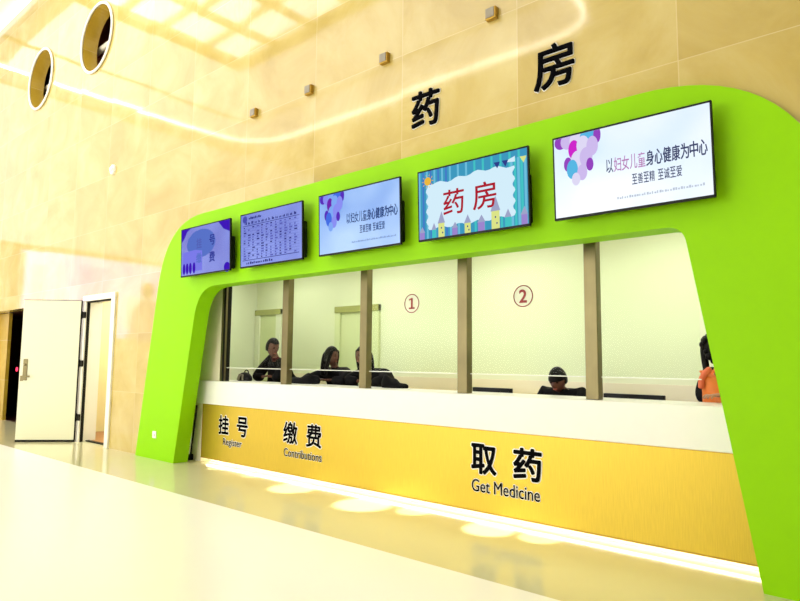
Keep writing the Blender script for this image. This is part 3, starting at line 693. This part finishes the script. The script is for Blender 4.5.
b = MB(); b.cyl((0, 0, 0), (0, -0.03, 0), 0.09, 0.085, n=28); b.build('base', 'frame_white', det)
b = MB(); b.ball((0, -0.03, 0), (0.055, 0.04, 0.055)); b.build('dome', 'halo', det)
tag(det, 'small round white sensor dome on the pale marble above the door', 'sensor')

# ------------------------------------------------------------------ people
def skin_mesh(J, E, root, sub=2):
    names = list(J); me = bpy.data.meshes.new('figure')
    me.from_pydata([J[n][0] for n in names], [(names.index(a), names.index(c)) for a, c in E], [])
    ob = bpy.data.objects.new('figure', me); COL.objects.link(ob)
    md = ob.modifiers.new('Skin', 'SKIN'); md.use_smooth_shade = True
    for i, n in enumerate(names):
        r = J[n][1]; sv = me.skin_vertices[0].data[i]; sv.radius = r if hasattr(r, '__len__') else (r, r); sv.use_root = (n == root)
    s = ob.modifiers.new('Sub', 'SUBSURF'); s.levels = sub; s.render_levels = sub
    return eval_mesh(ob)

def head_parts(b, Hm, mats_i, hair_b, style):
    """head, face and ears in b; hair in hair_b. Local head frame: +Y front, +X the person's left->right, Z up; Hm places it"""
    bm0 = bmesh.new(); bmesh.ops.create_icosphere(bm0, subdivisions=4, radius=1)
    for v in bm0.verts:
        x, y, z = v.co
        k = 1.0
        if z < 0: k = 1-0.32*(-z)**1.4
        X = x*0.074*k; Y = y*0.094*(1-0.16*max(0, -z)**1.2); Z = z*0.118
        if y > 0.2 and z < -0.1: Y += 0.012*(-z)*y
        # nose
        d = (x/0.16)**2+((z+0.12)/0.24)**2
        if y > 0 and d < 1: Y += 0.024*(1-d)*(1.0 if z < 0.02 else 0.6)
        for sx in (-1, 1):   # eye sockets and cheeks
            d = ((x-sx*0.42)/0.22)**2+((z-0.08)/0.14)**2
            if y > 0 and d < 1: Y -= 0.010*(1-d)
        v.co = Vector((X, Y, Z))
    b.bm(bm0, mats_i['skin'], True, Hm)
    for sx in (-1, 1):
        b.ball((sx*0.031, 0.079, 0.010), (0.014, 0.008, 0.006), mats_i['eye'], 2, Hm)
        b.ball((sx*0.031, 0.083, 0.028), (0.018, 0.006, 0.004), mats_i['eye'], 2, Hm)
        b.ball((sx*0.074, -0.006, -0.01), (0.010, 0.020, 0.030), mats_i['skin'], 2, Hm)
    b.ball((0, 0.086, -0.056), (0.024, 0.010, 0.008), mats_i['lip'], 2, Hm)
    # hair shell
    bm1 = bmesh.new(); bmesh.ops.create_icosphere(bm1, subdivisions=4, radius=1)
    lowf = style.get('fringe', 0.45)
    kill = []
    for v in bm1.verts:
        x, y, z = v.co
        if (y > 0.25 and z < lowf) or (z < style.get('low', -0.45) and True): kill.append(v)
        v.co = Vector((x*0.088, y*0.106-0.006, z*0.132+0.004))
    bmesh.ops.delete(bm1, geom=kill, context='VERTS')
    bmesh.ops.solidify(bm1, geom=list(bm1.faces), thickness=0.008)
    hair_b.bm(bm1, 0, True, Hm)
    if style.get('long'):
        J = {'a': ((0, -0.075, 0.07), (0.075, 0.05)), 'b': ((0, -0.095, -0.05), (0.085, 0.045)), 'c': ((0, -0.10, -0.17), (0.085, 0.04)), 'd': ((0, -0.10, -0.28), (0.06, 0.03))}
        me = skin_mesh(J, [('a', 'b'), ('b', 'c'), ('c', 'd')], 'a'); hair_b.mesh(me, 0, True, Hm)
        for sx in (-1, 1):
            J = {'a': ((sx*0.05, 0.045, 0.09), 0.026), 'b': ((sx*0.085, 0.03, 0.0), 0.028), 'c': ((sx*0.09, 0.01, -0.12), 0.032), 'd': ((sx*0.085, 0.0, -0.24), 0.026)}
            me = skin_mesh(J, [('a', 'b'), ('b', 'c'), ('c', 'd')], 'a'); hair_b.mesh(me, 0, True, Hm)
    if style.get('curly'):
        rnd = random.Random(5)
        for i in range(70):
            a = rnd.uniform(0, 2*PI); z = rnd.uniform(-0.9, 1.0); rr = math.sqrt(max(0, 1-z*z))
            p = Vector((rr*math.cos(a)*0.09, rr*math.sin(a)*0.105-0.01, z*0.13+0.01))
            if p.y > 0.045 and p.z < 0.06: continue
            hair_b.ball(p, rnd.uniform(0.022, 0.036), 0, 2, Hm)
        for i in range(26):   # bunched hair falling at the back
            p = Vector((rnd.uniform(-0.05, 0.05), -0.11-rnd.uniform(0, 0.07), -0.02-rnd.uniform(0, 0.2)))
            hair_b.ball(p, rnd.uniform(0.024, 0.04), 0, 2, Hm)

def hand(b, wrist, direction, up, mi, side=1, s=1.0):
    d = Vector(direction).normalized(); u = Vector(up); u = (u-d*u.dot(d)).normalized(); r = d.cross(u)*side
    w = Vector(wrist); P = lambda f, a, h: tuple(w+d*f*s+r*a*s+u*h*s)
    me = skin_mesh({'w': (P(-0.02, 0, 0), (0.026, 0.020)), 'p': (P(0.04, 0, 0.0), (0.036, 0.015)), 'q': (P(0.085, 0, 0.0), (0.038, 0.013))}, [('w', 'p'), ('p', 'q')], 'w'); b.mesh(me, mi)
    for a, l in ((-0.03, 0.062), (-0.010, 0.075), (0.010, 0.07), (0.029, 0.052)):
        me = skin_mesh({'a': (P(0.07, a, 0), 0.009), 'b': (P(0.095+l*0.35, a*1.1, 0.004), 0.009), 'c': (P(0.095+l*0.75, a*1.1, -0.008), 0.008), 'd': (P(0.09+l, a*1.1, -0.022), 0.007)}, [('a', 'b'), ('b', 'c'), ('c', 'd')], 'a', 1); b.mesh(me, mi)
    me = skin_mesh({'a': (P(0.02, -0.022, 0), 0.012), 'b': (P(0.045, -0.05, -0.004), 0.011), 'c': (P(0.075, -0.062, -0.012), 0.009)}, [('a', 'b'), ('b', 'c')], 'a', 1); b.mesh(me, mi)

def person(name_loc, J, head, look, pitch, roll, style, coat, label, skin='skin', extra=None, bulk=1.0, shirt=None, dx=0.0, hs=1.0, dy=0.0):
    """J: joints in world coordinates; head: centre of the head; look: yaw of the face (0 = +Y)"""
    J = {k: ((v[0]+dx, v[1]+dy, v[2]) if not k.startswith(('palm', 'toe')) else v) for k, v in J.items()}; head = (head[0]+dx, head[1]+dy, head[2]); name_loc = (name_loc[0]+dx, name_loc[1]+dy, 0)
    r = empty('person', name_loc); bpy.context.view_layer.update()
    g = lambda k: Vector(J[k])
    neck = g('neck'); hd = Vector(head)
    Hm = Matrix.Translation(hd) @ Matrix.Rotation(look, 4, 'Z') @ Matrix.Rotation(pitch, 4, 'X') @ Matrix.Rotation(roll, 4, 'Y') @ Matrix.Scale(hs, 4)
    b = MB()
    chest = g('chest'); pel = g('pelvis')
    sk = {'pelvis': (J['pelvis'], (0.12, 0.09)), 'waist': (tuple((pel*0.55+chest*0.45)), (0.11, 0.085)), 'chest': (J['chest'], (0.13, 0.09)), 'neck': (J['neck'], 0.050), 'skull': (tuple(hd-Vector((0, 0, 0.03))), 0.05)}
    E = [('pelvis', 'waist'), ('waist', 'chest'), ('chest', 'neck'), ('neck', 'skull')]
    for s in ('l', 'r'):
        sk['sh'+s] = (J['sh'+s], 0.052); sk['el'+s] = (J['el'+s], 0.038); sk['wr'+s] = (J['wr'+s], 0.025)
        sk['hip'+s] = (J['hip'+s], 0.078); sk['kn'+s] = (J['kn'+s], 0.052); sk['an'+s] = (J['an'+s], 0.034)
        E += [('chest', 'sh'+s), ('sh'+s, 'el'+s), ('el'+s, 'wr'+s), ('pelvis', 'hip'+s), ('hip'+s, 'kn'+s), ('kn'+s, 'an'+s)]
    b.mesh(skin_mesh(sk, E, 'pelvis'), 0)
    hb = MB(); head_parts(b, Hm, {'skin': 0, 'eye': 1, 'lip': 2}, hb, style)
    for s, sd in (('l', -1), ('r', 1)):
        w, e = g('wr'+s), g('el'+s); hand(b, w+(w-e).normalized()*0.02, w-e, J.get('palm'+s, (0, 0, 1)), 0, sd)
    at(r, b, 'body', [skin, 'eye', 'lip'])
    at(r, hb, 'hair', 'hair', 'black hair')
    # coat
    k = bulk; cb_ = MB()
    ck = {'hem': (tuple(pel-Vector((0, 0, 0.12))), (0.165*k, 0.13*k)), 'pelvis': (J['pelvis'], (0.155*k, 0.125*k)), 'waist': (tuple((pel*0.55+chest*0.45)), (0.15*k, 0.12*k)), 'chest': (J['chest'], (0.16*k, 0.12*k)), 'collar': (tuple(chest*0.3+neck*0.7), (0.078, 0.075))}
    E = [('hem', 'pelvis'), ('pelvis', 'waist'), ('waist', 'chest'), ('chest', 'collar')]
    for s in ('l', 'r'):
        mid = (g('sh'+s)+g('el'+s))/2; fm = g('el'+s)*0.5+g('wr'+s)*0.5
        ck['sh'+s] = (J['sh'+s], 0.078*k); ck['ua'+s] = (tuple(mid), 0.070*k); ck['el'+s] = (J['el'+s], 0.062*k); ck['fa'+s] = (tuple(fm), 0.054*k); ck['cu'+s] = (tuple(g('el'+s)*0.06+g('wr'+s)*0.94), 0.042*k)
        E += [('chest', 'sh'+s), ('sh'+s, 'ua'+s), ('ua'+s, 'el'+s), ('el'+s, 'fa'+s), ('fa'+s, 'cu'+s)]
    cb_.mesh(skin_mesh(ck, E, 'pelvis'), 0)
    coat_o = at(r, cb_, 'coat', coat)
    cl = MB(); c0 = chest*0.22+neck*0.78
    cl.mesh(skin_mesh({'a': (tuple(c0+Vector((-0.055, 0.0, 0.01))), 0.036), 'b': (tuple(c0+Vector((0, -0.055, 0.02))), 0.034), 'c': (tuple(c0+Vector((0.055, 0, 0.01))), 0.036), 'd': (tuple(c0+Vector((0, 0.055, 0.0))), 0.032)}, [('a', 'b'), ('b', 'c'), ('c', 'd'), ('d', 'a')], 'a'), 0)
    at(coat_o, cl, 'collar', shirt or coat)
    tr = MB(); tk = {'pelvis': (tuple(pel), (0.14, 0.11))}; E = []
    for s in ('l', 'r'):
        tk['hip'+s] = (J['hip'+s], 0.095); tk['kn'+s] = (J['kn'+s], 0.070); tk['an'+s] = (tuple(g('an'+s)*0.97+g('kn'+s)*0.03), 0.055)
        E += [('pelvis', 'hip'+s), ('hip'+s, 'kn'+s), ('kn'+s, 'an'+s)]
    tr.mesh(skin_mesh(tk, E, 'pelvis'), 0); at(r, tr, 'trousers', 'trousers')
    for s in ('l', 'r'):
        a = g('an'+s); f = Vector(J.get('toe', (0, -1, 0))).normalized(); sb = MB()
        sb.mesh(skin_mesh({'h': (tuple(Vector((a.x, a.y, 0.045))-f*0.04), 0.042), 'm': (tuple(Vector((a.x, a.y, 0.045))+f*0.06), 0.043), 't': (tuple(Vector((a.x, a.y, 0.036))+f*0.15), 0.034)}, [('h', 'm'), ('m', 't')], 'h'), 0)
        at(r, sb, 'shoe', 'black')
    if extra: extra(r)
    tag(r, label, 'person')
    return r

def legs(x, y, z=0.92, dx=0.09):
    return {'hipl': (x-dx, y, z-0.06), 'hipr': (x+dx, y, z-0.06), 'knl': (x-dx-0.01, y-0.03, 0.49), 'knr': (x+dx+0.01, y-0.03, 0.49), 'anl': (x-dx-0.01, y, 0.09), 'anr': (x+dx+0.01, y, 0.09)}
# standing bent figure in black (left)
J = dict(pelvis=(-7.42, 6.08, 0.93), chest=(-7.35, 5.86, 1.26), neck=(-7.29, 5.76, 1.50), shl=(-7.52, 5.86, 1.45), shr=(-7.12, 5.80, 1.43), ell=(-7.60, 5.66, 1.18), elr=(-7.02, 5.62, 1.19), wrl=(-7.42, 5.66, 1.20), wrr=(-7.22, 5.70, 1.20), **legs(-7.42, 6.12))
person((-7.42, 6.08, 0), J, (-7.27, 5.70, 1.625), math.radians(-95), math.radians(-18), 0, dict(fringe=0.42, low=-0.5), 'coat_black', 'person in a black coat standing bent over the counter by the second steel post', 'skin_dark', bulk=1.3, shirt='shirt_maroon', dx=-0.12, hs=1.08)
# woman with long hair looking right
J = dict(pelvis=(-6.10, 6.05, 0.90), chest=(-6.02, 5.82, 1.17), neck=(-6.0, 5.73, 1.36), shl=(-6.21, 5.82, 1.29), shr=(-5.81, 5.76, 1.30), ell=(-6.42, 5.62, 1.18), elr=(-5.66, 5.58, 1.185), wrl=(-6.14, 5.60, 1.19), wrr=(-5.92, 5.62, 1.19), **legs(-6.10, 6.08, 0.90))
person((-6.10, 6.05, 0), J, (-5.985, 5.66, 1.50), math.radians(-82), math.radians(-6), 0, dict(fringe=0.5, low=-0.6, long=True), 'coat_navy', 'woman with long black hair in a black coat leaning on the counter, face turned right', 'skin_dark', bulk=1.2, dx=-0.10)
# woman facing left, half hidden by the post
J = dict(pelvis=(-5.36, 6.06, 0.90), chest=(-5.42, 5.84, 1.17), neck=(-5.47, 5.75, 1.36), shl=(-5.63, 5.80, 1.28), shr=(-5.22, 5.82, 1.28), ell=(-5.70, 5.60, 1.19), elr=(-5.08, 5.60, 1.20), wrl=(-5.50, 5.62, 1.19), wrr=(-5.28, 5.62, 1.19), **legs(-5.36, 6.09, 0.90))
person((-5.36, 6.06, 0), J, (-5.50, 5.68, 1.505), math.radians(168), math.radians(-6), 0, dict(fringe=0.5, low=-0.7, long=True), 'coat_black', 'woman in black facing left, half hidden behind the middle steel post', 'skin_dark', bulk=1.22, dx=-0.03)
# seated clerk between the monitors
J = dict(pelvis=(-3.03, 6.28, 0.60), chest=(-3.03, 6.14, 1.04), neck=(-3.03, 6.08, 1.17), shl=(-3.23, 6.12, 1.125), shr=(-2.83, 6.12, 1.125), ell=(-3.32, 6.02, 0.84), elr=(-2.74, 6.02, 0.84), wrl=(-3.14, 5.80, 0.785), wrr=(-2.92, 5.80, 0.785),
         hipl=(-3.12, 6.25, 0.56), hipr=(-2.94, 6.25, 0.56), knl=(-3.14, 5.97, 0.56), knr=(-2.92, 5.97, 0.56), anl=(-3.14, 5.98, 0.09), anr=(-2.92, 5.98, 0.09))
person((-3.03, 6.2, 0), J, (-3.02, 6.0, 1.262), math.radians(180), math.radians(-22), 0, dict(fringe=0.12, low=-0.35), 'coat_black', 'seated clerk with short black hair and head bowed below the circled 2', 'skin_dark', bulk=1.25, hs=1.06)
st = empty('stool', (-3.03, 6.32, 0)); bpy.context.view_layer.update()
b = MB(); b.cyl((-3.03, 6.32, 0.38), (-3.03, 6.32, 0.43), 0.19, n=32); at(st, b, 'seat', 'black')
b = MB(); b.cyl((-3.03, 6.32, 0.05), (-3.03, 6.32, 0.38), 0.03); at(st, b, 'column', 'chrome')
b = MB(); b.cyl((-3.03, 6.32, 0.0), (-3.03, 6.32, 0.05), 0.2, 0.05, n=32); at(st, b, 'base', 'chrome')
tag(st, 'round black stool under the seated clerk', 'stool')
# figure in black with bushy hair behind the orange jacket
J = dict(pelvis=(-1.36, 6.05, 0.93), chest=(-1.38, 5.96, 1.24), neck=(-1.40, 5.92, 1.44), shl=(-1.55, 5.95, 1.36), shr=(-1.20, 5.95, 1.36), ell=(-1.57, 5.80, 1.15), elr=(-1.14, 5.90, 1.10), wrl=(-1.30, 5.76, 1.10), wrr=(-1.16, 5.78, 0.95), **legs(-1.36, 6.08))
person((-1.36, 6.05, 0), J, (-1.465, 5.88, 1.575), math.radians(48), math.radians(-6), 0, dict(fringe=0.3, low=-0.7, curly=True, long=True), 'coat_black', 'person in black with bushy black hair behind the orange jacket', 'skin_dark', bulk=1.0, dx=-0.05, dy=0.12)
# orange jacket, head behind the portal leg
J = dict(pelvis=(-0.98, 5.74, 0.92), chest=(-1.02, 5.69, 1.22), neck=(-0.99, 5.66, 1.43), shl=(-1.12, 5.62, 1.335), shr=(-0.88, 5.76, 1.335), ell=(-0.90, 5.70, 1.205), elr=(-0.86, 5.78, 1.08), wrl=(-0.98, 5.48, 1.20), wrr=(-0.98, 5.66, 1.05), **legs(-0.98, 5.78))
def orange_extra(r):
    b = MB(); b.mesh(skin_mesh({'a': ((-1.43, 5.56, 1.42), 0.03), 'b': ((-1.50, 5.54, 1.34), 0.026), 'c': ((-1.51, 5.535, 1.24), 0.024)}, [('a', 'b'), ('b', 'c')], 'a'), 0)
    at(r, b, 'jacket_lining', 'jacket_pink', 'coral red lining edge of the jacket')
person((-0.98, 5.74, 0), J, (-0.94, 5.62, 1.575), math.radians(95), math.radians(-5), 0, dict(fringe=0.4, low=-0.5), 'coat_orange', 'person in an orange padded jacket with bent arm beside the right portal leg', 'skin', orange_extra, bulk=1.12, shirt='jacket_pink', dx=-0.37)
# handbag on the counter
hbag = empty('handbag', (-7.66, 5.42, 1.138)); bpy.context.view_layer.update()
bm0 = bmesh.new(); bmesh.ops.create_icosphere(bm0, subdivisions=4, radius=1)
for v in bm0.verts:
    x, y, z = v.co; v.co = Vector((-7.66+x*0.155, 5.42+y*0.07, 1.138+max(0, (z+0.35)/1.35)*0.125))
b = MB(); b.bm(bm0, 0, True); at(hbag, b, 'body', 'black')
b = MB(); b.plate([(-7.755, 1.15), (-7.70, 1.15), (-7.66, 1.235), (-7.70, 1.242)], 5.346, 0.02); b.plate([(-7.63, 1.15), (-7.60, 1.15), (-7.61, 1.23), (-7.635, 1.235)], 5.346, 0.02); at(hbag, b, 'panel', 'bag_stripe', 'taupe stripe panels')
b = MB(); b.ring((-7.62, 5.42, 1.245), 0.05, 0.008, 'Y', 0, 32, 8); at(hbag, b, 'handle', 'black')
tag(hbag, 'small black and taupe handbag on the counter by the first steel post', 'bag')
# folded coat heap beside the woman
bm0 = bmesh.new(); bmesh.ops.create_icosphere(bm0, subdivisions=4, radius=1)
for v in bm0.verts:
    x, y, z = v.co; w_ = 1+0.12*math.sin(7*x+3*y)+0.08*math.sin(11*y+5*z)
    v.co = Vector((-6.36+x*0.27*w_, 5.42+y*0.07, 1.139+max(0, (z+0.3)/1.3)*(0.085+0.09*max(0, x+0.15))*w_))
b = MB(); b.bm(bm0, 0, True)
tag(b.build('folded_coat', 'coat_navy', loc=(-6.36, 5.42, 1.139)), 'dark folded coat lying on the counter beside the long haired woman', 'coat')
bm0 = bmesh.new(); bmesh.ops.create_icosphere(bm0, subdivisions=4, radius=1)
for v in bm0.verts:
    x, y, z = v.co; w_ = 1+0.10*math.sin(8*x+2*y)
    v.co = Vector((-4.78+x*0.20*w_, 5.42+y*0.07, 1.139+max(0, (z+0.3)/1.3)*(0.075+0.09*max(0, 0.35-x))*w_))
b = MB(); b.bm(bm0, 0, True)
tag(b.build('shoulder_bag', 'coat_black', loc=(-4.78, 5.42, 1.139)), 'dark soft bag slumped on the counter below the circled 1', 'bag')

# ------------------------------------------------------------------ lights
def area(name, loc, rot, sx, sy, power, color):
    l = bpy.data.lights.new(name, 'AREA'); l.shape = 'RECTANGLE'; l.size = sx; l.size_y = sy; l.energy = power; l.color = color
    o = bpy.data.objects.new(name, l); COL.objects.link(o); o.location = loc; o.rotation_euler = rot; return o
def spot(name, loc, target, power, size, blend, color, rad=0.02):
    l = bpy.data.lights.new(name, 'SPOT'); l.energy = power; l.spot_size = size; l.spot_blend = blend; l.color = color; l.shadow_soft_size = rad
    o = bpy.data.objects.new(name, l); COL.objects.link(o); o.location = loc
    o.rotation_euler = (Vector(target)-Vector(loc)).to_track_quat('-Z', 'Y').to_euler(); return o
for x, rr, p in ((-7.35, 0.13, 350), (-6.6, 0.13, 350), (-5.64, 0.27, 650), (-4.5, 0.30, 750), (-3.95, 0.17, 500), (-3.05, 0.23, 650), (-2.6, 0.17, 450)):  # spots and fixtures added unseen behind the portal beam for the floor pools
    spot('added_pool_spot', (x, 4.97, 2.52), (x, 4.955-rr, 0.0), p, 2*math.atan(rr*1.08/2.4), 0.55, (1, 0.95, 0.75), 0.012)
    d_ = empty('added_downlight', (x, 4.97, 2.56))
    b = MB(); b.ring((0, 0, -0.004), 0.05, 0.010, 'Z', 0, 32, 8); b.build('trim_ring', 'chrome', d_)
    b = MB(); b.cyl((0, 0, -0.001), (0, 0, 0.0), 0.042, n=28); b.build('lens', 'led_soft', d_)
    tag(d_, 'small round lamp added out of sight behind the green portal beam', 'light', 'lamps added behind the green portal beam')

w = bpy.data.worlds.new('World'); S.world = w; w.use_nodes = True
w.node_tree.nodes['Background'].inputs['Color'].default_value = (0.9, 0.95, 1.0, 1); w.node_tree.nodes['Background'].inputs['Strength'].default_value = 0.3

# ------------------------------------------------------------------ camera
cam = bpy.data.cameras.new('Camera'); co = bpy.data.objects.new('Camera', cam); COL.objects.link(co)
cam.sensor_width = 36; cam.lens = 28.0456; cam.clip_start = 0.05
yaw, pit, rol = 0.713685416, 0.0962897882, 0.00935076224
f = Vector((-math.sin(yaw)*math.cos(pit), math.cos(yaw)*math.cos(pit), math.sin(pit)))
r0 = f.cross(Vector((0, 0, 1))).normalized(); u0 = r0.cross(f)
r = r0*math.cos(rol)+u0*math.sin(rol); u = -r0*math.sin(rol)+u0*math.cos(rol)
co.matrix_world = Matrix(((r.x, u.x, -f.x, 0), (r.y, u.y, -f.y, 0), (r.z, u.z, -f.z, 1.45), (0, 0, 0, 1)))
S.camera = co
S.view_settings.view_transform = 'Standard'; S.view_settings.look = 'None'; S.view_settings.gamma = 1; S.view_settings.exposure = 0.28
try: S.view_settings.use_curve_mapping = False
except Exception: pass
S.cycles.sample_clamp_indirect = 4.0; S.cycles.max_bounces = 8; S.cycles.transparent_max_bounces = 12
